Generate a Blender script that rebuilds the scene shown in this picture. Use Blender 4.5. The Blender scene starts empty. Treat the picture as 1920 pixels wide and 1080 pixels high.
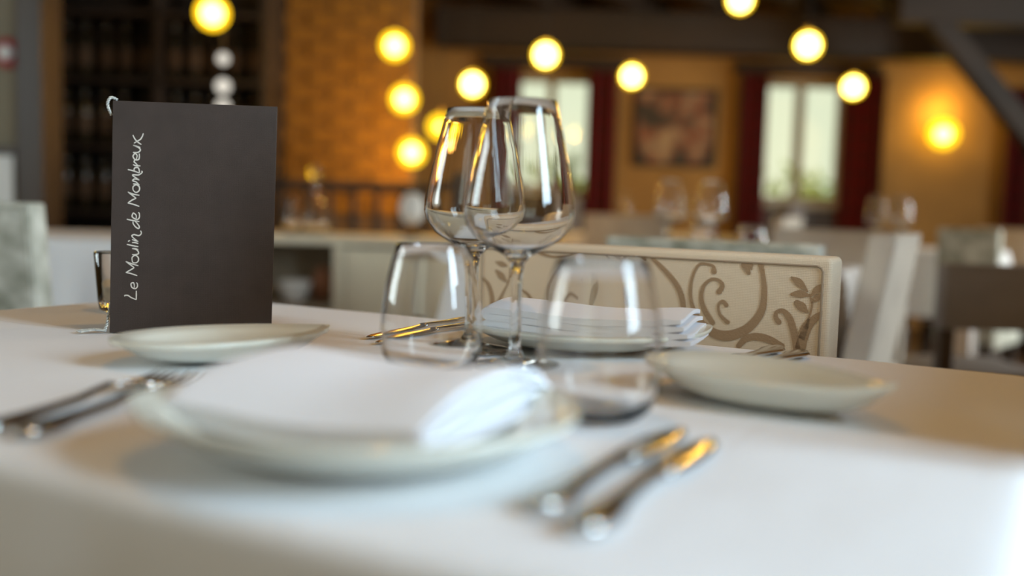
import bpy, bmesh, math, random
from mathutils import Vector, Matrix
random.seed(7)
R = math.radians
scn = bpy.context.scene
col = scn.collection

# ---------------------------------------------------------------- camera
ROLL = R(1.7)
PITCH = math.atan(155 * math.cos(ROLL) / 1867)
F = Vector((0, math.cos(PITCH), -math.sin(PITCH)))
X0 = Vector((1, 0, 0)); U0 = X0.cross(F)
rr = math.cos(ROLL) * X0 + math.sin(ROLL) * U0
uu = -math.sin(ROLL) * X0 + math.cos(ROLL) * U0
cd = bpy.data.cameras.new('camera'); cam = bpy.data.objects.new('camera', cd); col.objects.link(cam)
cam.matrix_world = Matrix(((rr.x, uu.x, -F.x, 0), (rr.y, uu.y, -F.y, 0), (rr.z, uu.z, -F.z, .89), (0, 0, 0, 1)))
cd.sensor_width = 36; cd.lens = 1867 * 36 / 1920; cd.clip_start = .02
cd.dof.use_dof = True; cd.dof.focus_distance = 1.03; cd.dof.aperture_fstop = 1.8
scn.camera = cam

# ---------------------------------------------------------------- world, daylight, exposure
w = bpy.data.worlds.new('overcast_sky'); scn.world = w; w.use_nodes = True
w.node_tree.nodes['Background'].inputs[0].default_value = (.93, .97, .72, 1)
w.node_tree.nodes['Background'].inputs[1].default_value = 1.05
def area(name, loc, target, sx, sy, power, color):
    d = bpy.data.lights.new(name, 'AREA'); d.shape = 'RECTANGLE'; d.size = sx; d.size_y = sy
    d.energy = power; d.color = color
    o = bpy.data.objects.new(name, d); col.objects.link(o); o.location = loc
    o.rotation_euler = (Vector(target) - Vector(loc)).to_track_quat('-Z', 'Y').to_euler()
    return o
# daylight arriving through the window behind the camera and the one in the right wall
area('window_daylight', (1.78, -.25, 1.68), (0, -.25, 1.68), .7, 1.42, 158, (.61, .8, 1))
area('left_window_daylight', (-3.54, 1.65, 1.6), (0, 1.65, 1.6), 1.25, 1.35, 58, (.82, .92, 1))
area('rear_window_daylight', (-1.0, -1.18, 1.6), (-1.0, 1, 1.6), 1.05, 1.35, 3, (.8, .9, 1))
area('side_window_daylight', (5.04, 3.6, 1.5), (0, 3.6, 1.5), .7, 1.3, 220, (.92, .97, 1))
vs = scn.view_settings
vs.view_transform = 'Standard'; vs.look = 'None'; vs.exposure = 0; vs.gamma = 1; vs.use_curve_mapping = False
try:
    scn.cycles.use_denoising = True
    scn.cycles.max_bounces = 11; scn.cycles.transmission_bounces = 11; scn.cycles.transparent_max_bounces = 16
    scn.cycles.sample_clamp_indirect = 6; scn.cycles.use_adaptive_sampling = True; scn.cycles.adaptive_threshold = .02
except Exception: pass

# ---------------------------------------------------------------- materials
MATS = {}
def base_mat(name):
    m = bpy.data.materials.new(name); m.use_nodes = True; MATS[name] = m
    nt = m.node_tree; return m, nt, nt.nodes['Principled BSDF'], nt.nodes['Material Output']
def mat(name, c, rough=.6, metal=0, c2=None, nscale=8, bump=0, bscale=60, stretch=(1, 1, 1), sheen=0, spec=.5, trans=0):
    m, nt, b, o = base_mat(name)
    b.inputs['Base Color'].default_value = (*c, 1); b.inputs['Roughness'].default_value = rough
    b.inputs['Metallic'].default_value = metal; b.inputs['Specular IOR Level'].default_value = spec
    if sheen: b.inputs['Sheen Weight'].default_value = sheen
    if c2 or bump:
        tc = nt.nodes.new('ShaderNodeTexCoord'); mp = nt.nodes.new('ShaderNodeMapping')
        mp.inputs['Scale'].default_value = stretch; nt.links.new(tc.outputs['Object'], mp.inputs[0])
    if c2:
        n = nt.nodes.new('ShaderNodeTexNoise'); n.inputs['Scale'].default_value = nscale; n.inputs['Detail'].default_value = 4
        r = nt.nodes.new('ShaderNodeValToRGB'); r.color_ramp.elements[0].position = .35; r.color_ramp.elements[1].position = .65
        r.color_ramp.elements[0].color = (*c, 1); r.color_ramp.elements[1].color = (*c2, 1)
        nt.links.new(mp.outputs[0], n.inputs['Vector']); nt.links.new(n.outputs[0], r.inputs[0]); nt.links.new(r.outputs[0], b.inputs['Base Color'])
    if bump:
        n2 = nt.nodes.new('ShaderNodeTexNoise'); n2.inputs['Scale'].default_value = bscale; n2.inputs['Detail'].default_value = 3
        bp = nt.nodes.new('ShaderNodeBump'); bp.inputs['Strength'].default_value = bump; bp.inputs['Distance'].default_value = .002
        nt.links.new(mp.outputs[0], n2.inputs['Vector']); nt.links.new(n2.outputs[0], bp.inputs['Height']); nt.links.new(bp.outputs[0], b.inputs['Normal'])
    return m
def glow(name, c, s):
    m, nt, b, o = base_mat(name); nt.nodes.remove(b)
    e = nt.nodes.new('ShaderNodeEmission'); e.inputs[0].default_value = (*c, 1); e.inputs[1].default_value = s
    nt.links.new(e.outputs[0], o.inputs[0]); return m
def glass(name, c=(1, 1, 1), ior=1.45):
    m, nt, b, o = base_mat(name); nt.nodes.remove(b)
    g = nt.nodes.new('ShaderNodeBsdfGlass'); g.inputs['Color'].default_value = (*c, 1); g.inputs['Roughness'].default_value = 0; g.inputs['IOR'].default_value = ior
    nt.links.new(g.outputs[0], o.inputs[0]); return m
def lamp_glass(name, c, s, fac):
    # amber glowing globe one can see the bulb through
    m, nt, b, o = base_mat(name); nt.nodes.remove(b)
    e = nt.nodes.new('ShaderNodeEmission'); e.inputs[0].default_value = (*c, 1); e.inputs[1].default_value = s
    t = nt.nodes.new('ShaderNodeBsdfTransparent'); mx = nt.nodes.new('ShaderNodeMixShader'); mx.inputs[0].default_value = fac
    nt.links.new(t.outputs[0], mx.inputs[1]); nt.links.new(e.outputs[0], mx.inputs[2]); nt.links.new(mx.outputs[0], o.inputs[0]); return m
def pane_glass(name):
    m, nt, b, o = base_mat(name); nt.nodes.remove(b)
    t = nt.nodes.new('ShaderNodeBsdfTransparent'); t.inputs[0].default_value = (.95, .97, .95, 1)
    g = nt.nodes.new('ShaderNodeBsdfGlossy'); g.inputs['Roughness'].default_value = .02
    mx = nt.nodes.new('ShaderNodeMixShader'); mx.inputs[0].default_value = .06
    nt.links.new(t.outputs[0], mx.inputs[1]); nt.links.new(g.outputs[0], mx.inputs[2]); nt.links.new(mx.outputs[0], o.inputs[0]); return m
def tartan(name, a, b_, c_):
    m, nt, b, o = base_mat(name); b.inputs['Roughness'].default_value = .9
    tc = nt.nodes.new('ShaderNodeTexCoord'); out = []
    for ax, sc in (('X', 2.6), ('Z', 2.2)):
        wv = nt.nodes.new('ShaderNodeTexWave'); wv.bands_direction = ax; wv.inputs['Scale'].default_value = sc; wv.inputs['Distortion'].default_value = 0
        nt.links.new(tc.outputs['Object'], wv.inputs[0])
        r = nt.nodes.new('ShaderNodeValToRGB'); r.color_ramp.interpolation = 'CONSTANT'
        r.color_ramp.elements[0].color = (0, 0, 0, 1); r.color_ramp.elements[1].position = .55; r.color_ramp.elements[1].color = (1, 1, 1, 1)
        nt.links.new(wv.outputs[1], r.inputs[0]); out.append(r)
    m1 = nt.nodes.new('ShaderNodeMix'); m1.data_type = 'RGBA'; m1.inputs[6].default_value = (*a, 1); m1.inputs[7].default_value = (*b_, 1)
    m2 = nt.nodes.new('ShaderNodeMix'); m2.data_type = 'RGBA'; m2.inputs[7].default_value = (*c_, 1)
    h = nt.nodes.new('ShaderNodeMath'); h.operation = 'MULTIPLY'; h.inputs[1].default_value = .6
    nt.links.new(out[0].outputs[0], m1.inputs[0]); nt.links.new(out[1].outputs[0], h.inputs[0]); nt.links.new(h.outputs[0], m2.inputs[0])
    nt.links.new(m1.outputs[2], m2.inputs[6]); nt.links.new(m2.outputs[2], b.inputs['Base Color']); return m
def linen(name, c, rough=.75, scale=900, strength=.35, c2=None, wear=3):
    # woven cloth: two crossed bands as fine relief, a little uneven colour
    m, nt, b, o = base_mat(name); b.inputs['Roughness'].default_value = rough; b.inputs['Specular IOR Level'].default_value = .3
    tc = nt.nodes.new('ShaderNodeTexCoord'); hs = []
    for ax in ('X', 'Y', 'Z'):
        wv = nt.nodes.new('ShaderNodeTexWave'); wv.bands_direction = ax; wv.inputs['Scale'].default_value = scale / 6.28; wv.inputs['Distortion'].default_value = 1.5; wv.inputs['Detail'].default_value = 2
        nt.links.new(tc.outputs['Object'], wv.inputs[0]); hs.append(wv)
    a1 = nt.nodes.new('ShaderNodeMath'); a2 = nt.nodes.new('ShaderNodeMath')
    nt.links.new(hs[0].outputs[1], a1.inputs[0]); nt.links.new(hs[1].outputs[1], a1.inputs[1]); nt.links.new(a1.outputs[0], a2.inputs[0]); nt.links.new(hs[2].outputs[1], a2.inputs[1])
    bp = nt.nodes.new('ShaderNodeBump'); bp.inputs['Strength'].default_value = strength; bp.inputs['Distance'].default_value = .0006
    nt.links.new(a2.outputs[0], bp.inputs['Height']); nt.links.new(bp.outputs[0], b.inputs['Normal'])
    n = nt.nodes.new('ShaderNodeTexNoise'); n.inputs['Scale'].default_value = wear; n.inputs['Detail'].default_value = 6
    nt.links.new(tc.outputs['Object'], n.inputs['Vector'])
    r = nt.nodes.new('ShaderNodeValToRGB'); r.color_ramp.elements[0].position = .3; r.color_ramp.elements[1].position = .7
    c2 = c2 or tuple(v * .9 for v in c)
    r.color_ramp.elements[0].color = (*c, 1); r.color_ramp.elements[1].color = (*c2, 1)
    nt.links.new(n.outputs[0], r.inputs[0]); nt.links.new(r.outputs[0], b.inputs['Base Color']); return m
def white_cloth(name):
    # ironed table linen: soft wrinkles and pressed fold lines
    m, nt, b, o = base_mat(name); b.inputs['Base Color'].default_value = (.8, .8, .82, 1); b.inputs['Roughness'].default_value = .8; b.inputs['Specular IOR Level'].default_value = .25
    tc = nt.nodes.new('ShaderNodeTexCoord')
    n = nt.nodes.new('ShaderNodeTexNoise'); n.inputs['Scale'].default_value = 9; n.inputs['Detail'].default_value = 5
    nt.links.new(tc.outputs['Object'], n.inputs['Vector'])
    bk = nt.nodes.new('ShaderNodeTexBrick'); bk.offset = 0; bk.inputs['Scale'].default_value = 1; bk.inputs['Brick Width'].default_value = .19; bk.inputs['Row Height'].default_value = .16
    bk.inputs['Mortar Size'].default_value = .004; bk.inputs['Mortar Smooth'].default_value = 1
    nt.links.new(tc.outputs['Object'], bk.inputs['Vector'])
    s = nt.nodes.new('ShaderNodeMath'); s.operation = 'MULTIPLY_ADD'; s.inputs[1].default_value = -.1
    nt.links.new(bk.outputs['Fac'], s.inputs[0]); nt.links.new(n.outputs[0], s.inputs[2])
    bp = nt.nodes.new('ShaderNodeBump'); bp.inputs['Strength'].default_value = .35; bp.inputs['Distance'].default_value = .008
    nt.links.new(s.outputs[0], bp.inputs['Height']); nt.links.new(bp.outputs[0], b.inputs['Normal']); return m

m_cloth = white_cloth('white_linen')
m_napkin = linen('napkin_cotton', (.86, .86, .9), scale=1400, strength=.2)
m_cream = mat('cream_porcelain', (.74, .74, .66), .16, spec=.5, c2=(.72, .72, .63), nscale=5)
m_glass = glass('clear_glass')
m_steel = mat('polished_steel', (.62, .6, .57), .16, 1)
m_menu = linen('charcoal_bookcloth', (.076, .057, .05), scale=2600, strength=.5, c2=(.064, .049, .043), wear=40)
m_paper = mat('menu_paper', (.8, .77, .7), .8)
m_ink = mat('cream_print', (.78, .74, .68), .6)
m_cord = mat('grey_silk_cord', (.4, .43, .43), .5, c2=(.75, .75, .7), nscale=260)
m_fab = linen('beige_damask', (.74, .63, .48), scale=1100, strength=.3, c2=(.7, .59, .45))
m_scroll = mat('brown_scroll_print', (.38, .26, .155), .75, bump=.3, bscale=500)
m_pipe = mat('brown_piping', (.36, .28, .2), .8)
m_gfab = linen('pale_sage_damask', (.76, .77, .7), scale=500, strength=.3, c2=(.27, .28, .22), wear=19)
m_tfab = linen('taupe_damask', (.64, .59, .52), scale=500, strength=.3, c2=(.5, .45, .4), wear=8)
m_brown = mat('dark_taupe_leather', (.2, .178, .172), .55, c2=(.24, .215, .205), nscale=6)
m_leg = mat('dark_chair_wood', (.035, .02, .013), .45, c2=(.05, .03, .018), nscale=14, stretch=(1, 1, .1))
m_beam = mat('dark_oak', (.02, .012, .008), .7, c2=(.034, .02, .013), nscale=5, stretch=(.2, 1, 1), bump=.4, bscale=20)
m_plaster = mat('tan_plaster', (.43, .235, .07), .9, c2=(.33, .18, .055), nscale=2.2, bump=.3, bscale=25)
m_ceil = mat('brown_ceiling', (.13, .08, .05), .9, c2=(.09, .055, .035), nscale=3)
m_floor = mat('brown_floor_wood', (.12, .07, .04), .45, c2=(.08, .045, .026), nscale=4, stretch=(.15, 1, 1))
m_brick = mat('ochre_brick', (.42, .2, .02), .9, c2=(.2, .09, .012), nscale=6, bump=.5, bscale=40)
m_mortar = mat('dark_mortar', (.16, .1, .055), .95, bump=.4, bscale=50)
m_rack = mat('black_brown_wood', (.022, .014, .009), .6, c2=(.035, .022, .014), nscale=8)
m_bottle = mat('dark_bottle_glass', (.02, .016, .008), .15)
m_wlabel = mat('brown_bottle_label', (.07, .04, .02), .8)
m_cab = mat('cream_paint', (.76, .7, .54), .55, c2=(.7, .64, .5), nscale=5)
m_cabin = mat('shelf_interior', (.3, .24, .17), .7)
m_white = mat('white_paint', (.75, .75, .73), .5)
m_frame = mat('window_frame_paint', (.42, .37, .28), .5)
m_tart = tartan('red_tartan', (.2, .008, .014), (.055, .006, .008), (.09, .012, .015))
m_pane = pane_glass('window_pane')
m_hedge = mat('pale_green_foliage', (.42, .55, .17), .8, c2=(.62, .72, .36), nscale=6)
m_amber = lamp_glass('amber_globe', (1, .56, .01), 3.0, .5)
m_core = glow('lit_bulb', (1, .68, .09), 26)
m_corehot = glow('bright_lit_bulb', (1, .72, .12), 34)
m_reflglow = glow('reflection_glow', (1, .93, .8), .85)  # glow that stands in for white daylight reflections, no real lamp
m_brass = mat('aged_brass', (.3, .2, .08), .35, 1)
m_cable = mat('black_cable', (.01, .01, .01), .6)
m_grey = mat('grey_radiator_paint', (.3, .3, .34), .5)
m_red = mat('red_enamel', (.3, .02, .02), .4)
m_amberliq = glass('amber_liquid', (1, .62, .2), 1.35)
m_wax = mat('candle_wax', (.75, .72, .62), .6)
m_leaf = mat('houseplant_leaf', (.16, .3, .05), .5)
m_pot = mat('terracotta', (.3, .13, .07), .8)

# ---------------------------------------------------------------- mesh helpers
def obj(name, verts, faces, m, parent=None, smooth=False):
    me = bpy.data.meshes.new(name); me.from_pydata([tuple(v) for v in verts], [], faces)
    bm = bmesh.new(); bm.from_mesh(me); bmesh.ops.remove_doubles(bm, verts=bm.verts, dist=1e-6); bmesh.ops.recalc_face_normals(bm, faces=bm.faces); bm.to_mesh(me); bm.free()
    if smooth:
        for p in me.polygons: p.use_smooth = True
    me.materials.append(m)
    o = bpy.data.objects.new(name, me); col.objects.link(o)
    if parent: o.parent = parent
    return o
def thing(name, label, cat, loc=(0, 0, 0), rz=0, group=None):
    o = bpy.data.objects.new(name, None); col.objects.link(o); o.location = loc; o.rotation_euler = (0, 0, rz)
    o.empty_display_size = .05
    return tag(o, label, cat, group)
def tag(o, label, cat, group=None):
    o['label'] = label; o['category'] = cat
    if group: o['group'] = group
    return o
def struct(o): o['kind'] = 'structure'; return o
def copy_tree(o, loc, rz, label=None, parent=None):
    c = o.copy(); col.objects.link(c)
    if parent: c.parent = parent
    else:
        c.location = loc; c.rotation_euler = (0, 0, rz)
        if label: c['label'] = label
    for k in list(o.children): copy_tree(k, None, None, None, c)
    return c
class MB:
    def __init__(s): s.v = []; s.f = []
    def add(s, vs, fs):
        n = len(s.v); s.v += [Vector(a) for a in vs]; s.f += [tuple(i + n for i in q) for q in fs]; return s
    def box(s, x0, x1, y0, y1, z0, z1, bev=0):
        if not bev:
            return s.add([(x0, y0, z0), (x1, y0, z0), (x1, y1, z0), (x0, y1, z0), (x0, y0, z1), (x1, y0, z1), (x1, y1, z1), (x0, y1, z1)],
                         [(0, 3, 2, 1), (4, 5, 6, 7), (0, 1, 5, 4), (1, 2, 6, 5), (2, 3, 7, 6), (3, 0, 4, 7)])
        bm = bmesh.new(); bmesh.ops.create_cube(bm, size=1)
        for q in bm.verts: q.co = Vector(((x0 + x1) / 2 + q.co.x * (x1 - x0), (y0 + y1) / 2 + q.co.y * (y1 - y0), (z0 + z1) / 2 + q.co.z * (z1 - z0)))
        bmesh.ops.bevel(bm, geom=bm.edges[:], offset=bev, segments=3, affect='EDGES', profile=.5)
        bm.verts.index_update(); r = s.add([q.co.copy() for q in bm.verts], [tuple(q.index for q in f.verts) for f in bm.faces]); bm.free(); return r
    def loft(s, rings, closed=True, caps=True):
        n = len(rings[0]); vs = [p for r_ in rings for p in r_]; fs = []
        for i in range(len(rings) - 1):
            for j in range(n if closed else n - 1):
                k = (j + 1) % n; fs.append((i * n + j, i * n + k, (i + 1) * n + k, (i + 1) * n + j))
        if caps and closed: fs += [tuple(range(n))[::-1], tuple((len(rings) - 1) * n + j for j in range(n))]
        return s.add(vs, fs)
    def lathe(s, prof, seg=48, c=(0, 0, 0)):
        rings = [[(c[0] + r_ * math.cos(6.28318531 * j / seg), c[1] + r_ * math.sin(6.28318531 * j / seg), c[2] + z) for j in range(seg)] for r_, z in prof]
        return s.loft(rings, True, False)
    def tube(s, pts, rad, seg=8):
        pts = [Vector(p) for p in pts]; rad = rad if isinstance(rad, (list, tuple)) else [rad] * len(pts); rings = []
        for i, p in enumerate(pts):
            t = (pts[min(i + 1, len(pts) - 1)] - pts[max(i - 1, 0)]).normalized()
            a = t.cross(Vector((0, 0, 1)) if abs(t.z) < .9 else Vector((1, 0, 0))).normalized(); b = t.cross(a)
            rings.append([p + rad[i] * (math.cos(6.28318531 * j / seg) * a + math.sin(6.28318531 * j / seg) * b) for j in range(seg)])
        return s.loft(rings)
    def xf(s, M): s.v = [M @ a for a in s.v]; return s
    def build(s, name, m, parent=None, smooth=False): return obj(name, s.v, s.f, m, parent, smooth)
def catmull(p, n=6):
    if len(p) < 3: return list(p)
    out = []
    for i in range(len(p) - 1):
        a, b, c, d = p[max(i - 1, 0)], p[i], p[i + 1], p[min(i + 2, len(p) - 1)]
        for k in range(n):
            t = k / n
            out.append(tuple(.5 * (2 * b[q] + (c[q] - a[q]) * t + (2 * a[q] - 5 * b[q] + 4 * c[q] - d[q]) * t * t + (3 * b[q] - a[q] - 3 * c[q] + d[q]) * t ** 3) for q in range(len(b))))
    return out + [tuple(p[-1])]
def autosmooth(o, ang=40):
    me = o.data
    for p in me.polygons: p.use_smooth = True
    me.set_sharp_from_angle(angle=R(ang))
    return o
TH = R(-29)
UV = Vector((math.cos(TH), math.sin(TH), 0)); VV = Vector((math.sin(TH), -math.cos(TH), 0))   # along / across the tables

# ================================================================ THE SETTING
def wall_y(name, x0, x1, y0, y1, z1, holes, m):
    b = MB(); xs = x0
    for hx0, hx1, hz0, hz1 in sorted(holes):
        b.box(xs, hx0, y0, y1, 0, z1); b.box(hx0, hx1, y0, y1, 0, hz0); b.box(hx0, hx1, y0, y1, hz1, z1); xs = hx1
    b.box(xs, x1, y0, y1, 0, z1)
    return struct(b.build(name, m))
H = 2.5
struct(MB().box(-3.6, 5.2, -1.3, 8.4, -.1, 0).build('floor', m_floor))
ceil = struct(MB().box(-3.6, 5.2, -1.3, 8.4, H, H + .1).build('ceiling', m_ceil))
for i in range(11):
    a = Vector((-1.9 + i * .62, 3.6, 0)); d = Vector((math.sin(R(29)), math.cos(R(29)), 0)); n = Vector((d.y, -d.x, 0)) * .055
    L = min((7.95 - 3.6) / d.y, (5.0 - a.x) / d.x)
    vs_ = []
    for z in (H - .16, H - .002):
        for t, sg in ((0, -1), (0, 1), (L, 1), (L, -1)): p = a + d * t + n * sg; vs_.append((p.x, p.y, z))
    MB().add(vs_, [(0, 3, 2, 1), (4, 5, 6, 7), (0, 1, 5, 4), (1, 2, 6, 5), (2, 3, 7, 6), (3, 0, 4, 7)]).build('joist', m_beam, ceil)
WIN = [(-.06, .61, .99, 1.93), (1.93, 2.63, .98, 1.95), (4.0, 4.85, .58, 1.62)]
wall_y('wall_back', -3.6, 5.2, 8.0, 8.3, H, WIN, m_plaster)
wall_y('wall_front', -3.6, 1.85, -1.3, -1.1, H, [(-1.55, -.45, .9, 2.3)], m_plaster)
struct(MB().box(-3.6, -3.45, -1.1, 1.0, 0, H).box(-3.6, -3.45, 2.3, 8, 0, H).box(-3.6, -3.45, 1.0, 2.3, 0, .9).box(-3.6, -3.45, 1.0, 2.3, 2.3, H).build('wall_left', m_plaster))
wr = MB().box(4.95, 5.1, 2.4, 2.85, 0, H).box(4.95, 5.1, 4.35, 8, 0, H).box(4.95, 5.1, 2.85, 4.35, 0, .82).box(4.95, 5.1, 2.85, 4.35, 2.2, H)
struct(wr.build('wall_right', m_plaster))
# the foreground table stands in a bay with its own window on the right, outside the frame
wr = MB().box(1.7, 1.85, -1.1, -.62, 0, H).box(1.7, 1.85, .12, 2.4, 0, H).box(1.7, 1.85, -.62, .12, 0, .95).box(1.7, 1.85, -.62, .12, 2.41, H)
struct(wr.build('wall_bay_right', m_plaster)); struct(MB().box(1.85, 4.95, 2.25, 2.4, 0, H).build('wall_bay_end', m_plaster))
def window(k, x0, x1, z0, z1, y, depth=.06):
    f = MB(); t = .045
    f.box(x0, x0 + t, y, y + depth, z0, z1).box(x1 - t, x1, y, y + depth, z0, z1).box(x0 + t, x1 - t, y, y + depth, z1 - t, z1).box(x0 + t, x1 - t, y, y + depth, z0, z0 + t)
    xm = (x0 + x1) / 2; f.box(xm - .035, xm + .035, y - .005, y + depth, z0 + t, z1 - t)
    o = struct(f.build('window_%d' % k, m_frame))
    for a, b in ((x0 + t, xm - .035), (xm + .035, x1 - t)):
        MB().box(a, b, y + depth * .5, y + depth * .5 + .004, z0 + t, z1 - t).build('pane', m_pane, o)
    MB().box(x0 - .03, x1 + .03, y - .2, y, z0 - .04, z0).build('window_sill', m_frame, o)
    return o
for i, (a, b, c, d) in enumerate(WIN): window(i + 1, a, b, c, d, 8.12 if i < 2 else 8.1)
window(4, -1.55, -.45, .9, 2.3, -1.16, .05)
o = window(5, -.7, .7, .84, 2.18, 0, .05); o.location = (5.0, 3.6, 0); o.rotation_euler = (0, 0, R(-90))
o = window(6, -.37, .37, .95, 2.41, 0, .04); o.location = (1.72, -.25, 0); o.rotation_euler = (0, 0, R(-90))
o = window(7, -.65, .65, .9, 2.3, 0, .04); o.location = (-3.47, 1.65, 0); o.rotation_euler = (0, 0, R(90))
# timber: head beam in front of the back wall, knee brace with its post
struct(MB().box(-.62, 5.0, 7.45, 7.68, 2.06, 2.34, .01).build('trim_1', m_beam))
b = MB(); p0, p1 = Vector((2.66, 6.5, 2.15)), Vector((3.42, 6.5, 1.32)); t = (p1 - p0).normalized(); n = Vector((-t.z, 0, t.x)) * .065
b.loft([[p + n * s + Vector((0, e, 0)) for s, e in ((-1, -.06), (1, -.06), (1, .06), (-1, .06))] for p in (p0, p1)])
struct(b.build('trim_2', m_beam))
struct(MB().box(3.36, 3.54, 6.41, 6.59, 0, H, .01).build('trim_3', m_beam))
struct(MB().box(2.4, 4.95, 6.41, 6.59, 2.12, 2.32, .01).build('trim_4', m_beam))
# window lintels and dark panelling below the windows with a pale grey post
for i, (xa, xb) in enumerate(((-.3, .85), (1.7, 2.86))):
    struct(MB().box(xa, xb, 7.93, 8.0, 1.98, 2.07, .008).build('trim_%d' % (5 + i), m_beam))
for i, (xa, xb) in enumerate(((-.2, .72), (1.9, 2.62))):
    o = struct(MB().box(xa, xb, 7.95, 8.0, .0, .93).build('trim_%d' % (7 + i), m_leg))
    for k in range(3):
        w3 = (xb - xa) / 3; MB().box(xa + k * w3 + .03, xa + (k + 1) * w3 - .03, 7.93, 7.95, .12, .88, .006).build('panel', m_leg, o)
for i, xc in enumerate((.465, 2.22)):
    struct(MB().box(xc - .055, xc + .055, 7.86, 7.93, 0, .97, .01).build('trim_%d' % (9 + i), m_grey))
# brick partition on the left
wb = struct(MB().box(-3.45, -.56, 5.43, 5.62, 0, H).build('wall_partition', m_mortar))
bm_ = {}
for r_ in range(19):
    z = .82 + r_ * .076; off = .115 if r_ % 2 else 0
    for c_ in range(5):
        x1 = -.56 - c_ * .23 + off; x0 = x1 - .218
        x1 = min(x1, -.56)
        if x1 - x0 < .05 or x0 < -1.62: continue
        key = (round(x1 - x0, 3), (r_ * 3 + c_) % 3)
        if key not in bm_:
            w_ = x1 - x0; bm_[key] = MB().box(0, w_, -.012 - .004 * key[1], .01, 0, .066, .004).build('brick', m_brick, wb).data
            o = [q for q in wb.children if q.data == bm_[key]][0]
        else:
            o = bpy.data.objects.new('brick', bm_[key]); col.objects.link(o); o.parent = wb
        o.location = (x0, 5.425, z)
# panelled end wall and dark post at the far left
ws = struct(MB().box(-3.45, -1.965, 4.0, 4.1, 0, H).build('wall_side', mat('olive_plaster', (.23, .2, .14), .9, c2=(.2, .17, .12), nscale=3)))
MB().box(-3.3, -2.0, 3.985, 4.0, .3, 1.03, .004).build('dado_panel', m_white, ws)
MB().box(-3.44, -1.97, 3.97, 4.0, 1.03, 1.065, .005).build('dado_rail', m_leg, ws)
struct(MB().box(-1.965, -1.86, 3.94, 4.12, 0, H, .008).build('trim_11', m_leg))

# curtains
def curtain(x0, x1, z0, z1, label, seed):
    rnd = random.Random(seed); n = 40; vs_ = []; rows = 8; ph = rnd.random() * 6
    for j in range(rows + 1):
        t = j / rows; z = z1 + (z0 - z1) * t
        for sd in (0, 1):
            for i in range(n + 1):
                u_ = i / n; vs_.append((x0 + (x1 - x0) * u_, 7.86 + .028 * math.sin(u_ * 22 + ph + .4 * t) + .01 * math.sin(u_ * 51 + 2 * t) + sd * .004, z))
    fs = []; st = 2 * (n + 1)
    for j in range(rows):
        for i in range(n):
            a = j * st + i; fs.append((a, a + 1, a + st + 1, a + st)); c = a + n + 1; fs.append((c, c + st, c + st + 1, c + 1))
    o = thing('curtain', label, 'curtain', (0, 0, 0), 0, 'red tartan window curtains')
    obj('drape', vs_, fs, m_tart, o, True)
    MB().tube([(x0 - .02, 7.87, z1 + .012), (x1 + .02, 7.87, z1 + .012)], .012, 10).build('curtain_rod', m_leg, o)
    return o
curtain(-.2, .03, .62, 1.955, 'red tartan curtain left of the window behind the wine glasses', 1)
curtain(.55, .78, .62, 1.955, 'red tartan curtain between the window and the framed picture', 2)
curtain(1.74, 1.95, .55, 1.965, 'red tartan curtain right of the framed picture', 3)
curtain(2.55, 2.86, .55, 1.965, 'red tartan curtain nearest the glowing wall lamp', 4)
curtain(3.82, 4.02, .2, 1.9, 'red tartan curtain at the right edge of the photo', 5)

# shrubs outside the windows
for k, (x, y, z, s, lb) in enumerate(((.5, 10.2, .6, .8, 'pale green shrub outside the window behind the wine glasses'), (2.95, 10.4, .55, .85, 'pale green shrub outside the window with two tartan curtains in full view'), (5.4, 10.0, .5, .8, 'pale green shrub outside the window at the right edge'))):
    rnd = random.Random(k); t = thing('shrub', lb, 'shrub', (x, y, 0)); b = MB()
    for i in range(420):
        d = Vector((rnd.gauss(0, 1), rnd.gauss(0, 1), rnd.gauss(0, 1))).normalized() * s * rnd.uniform(.6, 1)
        c = Vector((d.x, d.y * .7, z + d.z)); c.z = max(c.z, .06)
        a = Vector((rnd.gauss(0, 1), rnd.gauss(0, 1), rnd.gauss(0, 1))).normalized() * .1; q = a.cross(d).normalized() * .05
        b.add([c - a, c + q, c + a, c - q], [(0, 1, 2, 3)])
    o = b.build('foliage', m_hedge, t); o['kind'] = 'stuff'
    MB().tube([(0, 0, 0), (.03, 0, .5), (0, .02, .9)], [.04, .03, .015], 8).build('stem', m_beam, t)
struct(MB().box(-8, 14, 8.3, 18, -.12, -.02).build('ground', mat('garden_grass', (.3, .4, .12), .9, c2=(.38, .47, .18), nscale=3)))

# ================================================================ THE NEAR TABLE
TC = Vector((-.468, 1.426, 0)) + UV * .55 + VV * .3525
def table(label, loc, rz, w, d, h=.745, group=None, pedestal=True):
    t = thing('dining_table', label, 'table', loc, rz, group)
    MB().box(-w / 2, w / 2, -d / 2, d / 2, h - .035, h - .004, .006).build('tabletop', m_leg, t)
    MB().box(-w / 2 + .08, w / 2 - .08, -d / 2 + .08, d / 2 - .08, h - .1, h - .035).build('apron', m_leg, t)
    if pedestal:
        MB().lathe([(0, .03), (.03, .03), (.035, .1), (.03, .3), (.035, h - .1), (0, h - .1)], 20).build('pedestal', m_leg, t, True)
        MB().lathe([(0, 0), (.17, 0), (.17, .012), (.05, .03), (0, .03)], 28).build('base', m_leg, t)
        return t
    for sx in (-1, 1):
        for sy in (-1, 1): MB().box(sx * (w / 2 - .16) - .03, sx * (w / 2 - .16) + .03, sy * (d / 2 - .09) - .03, sy * (d / 2 - .09) + .03, 0, h - .1, .005).build('leg', m_leg, t)
    return t
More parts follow.
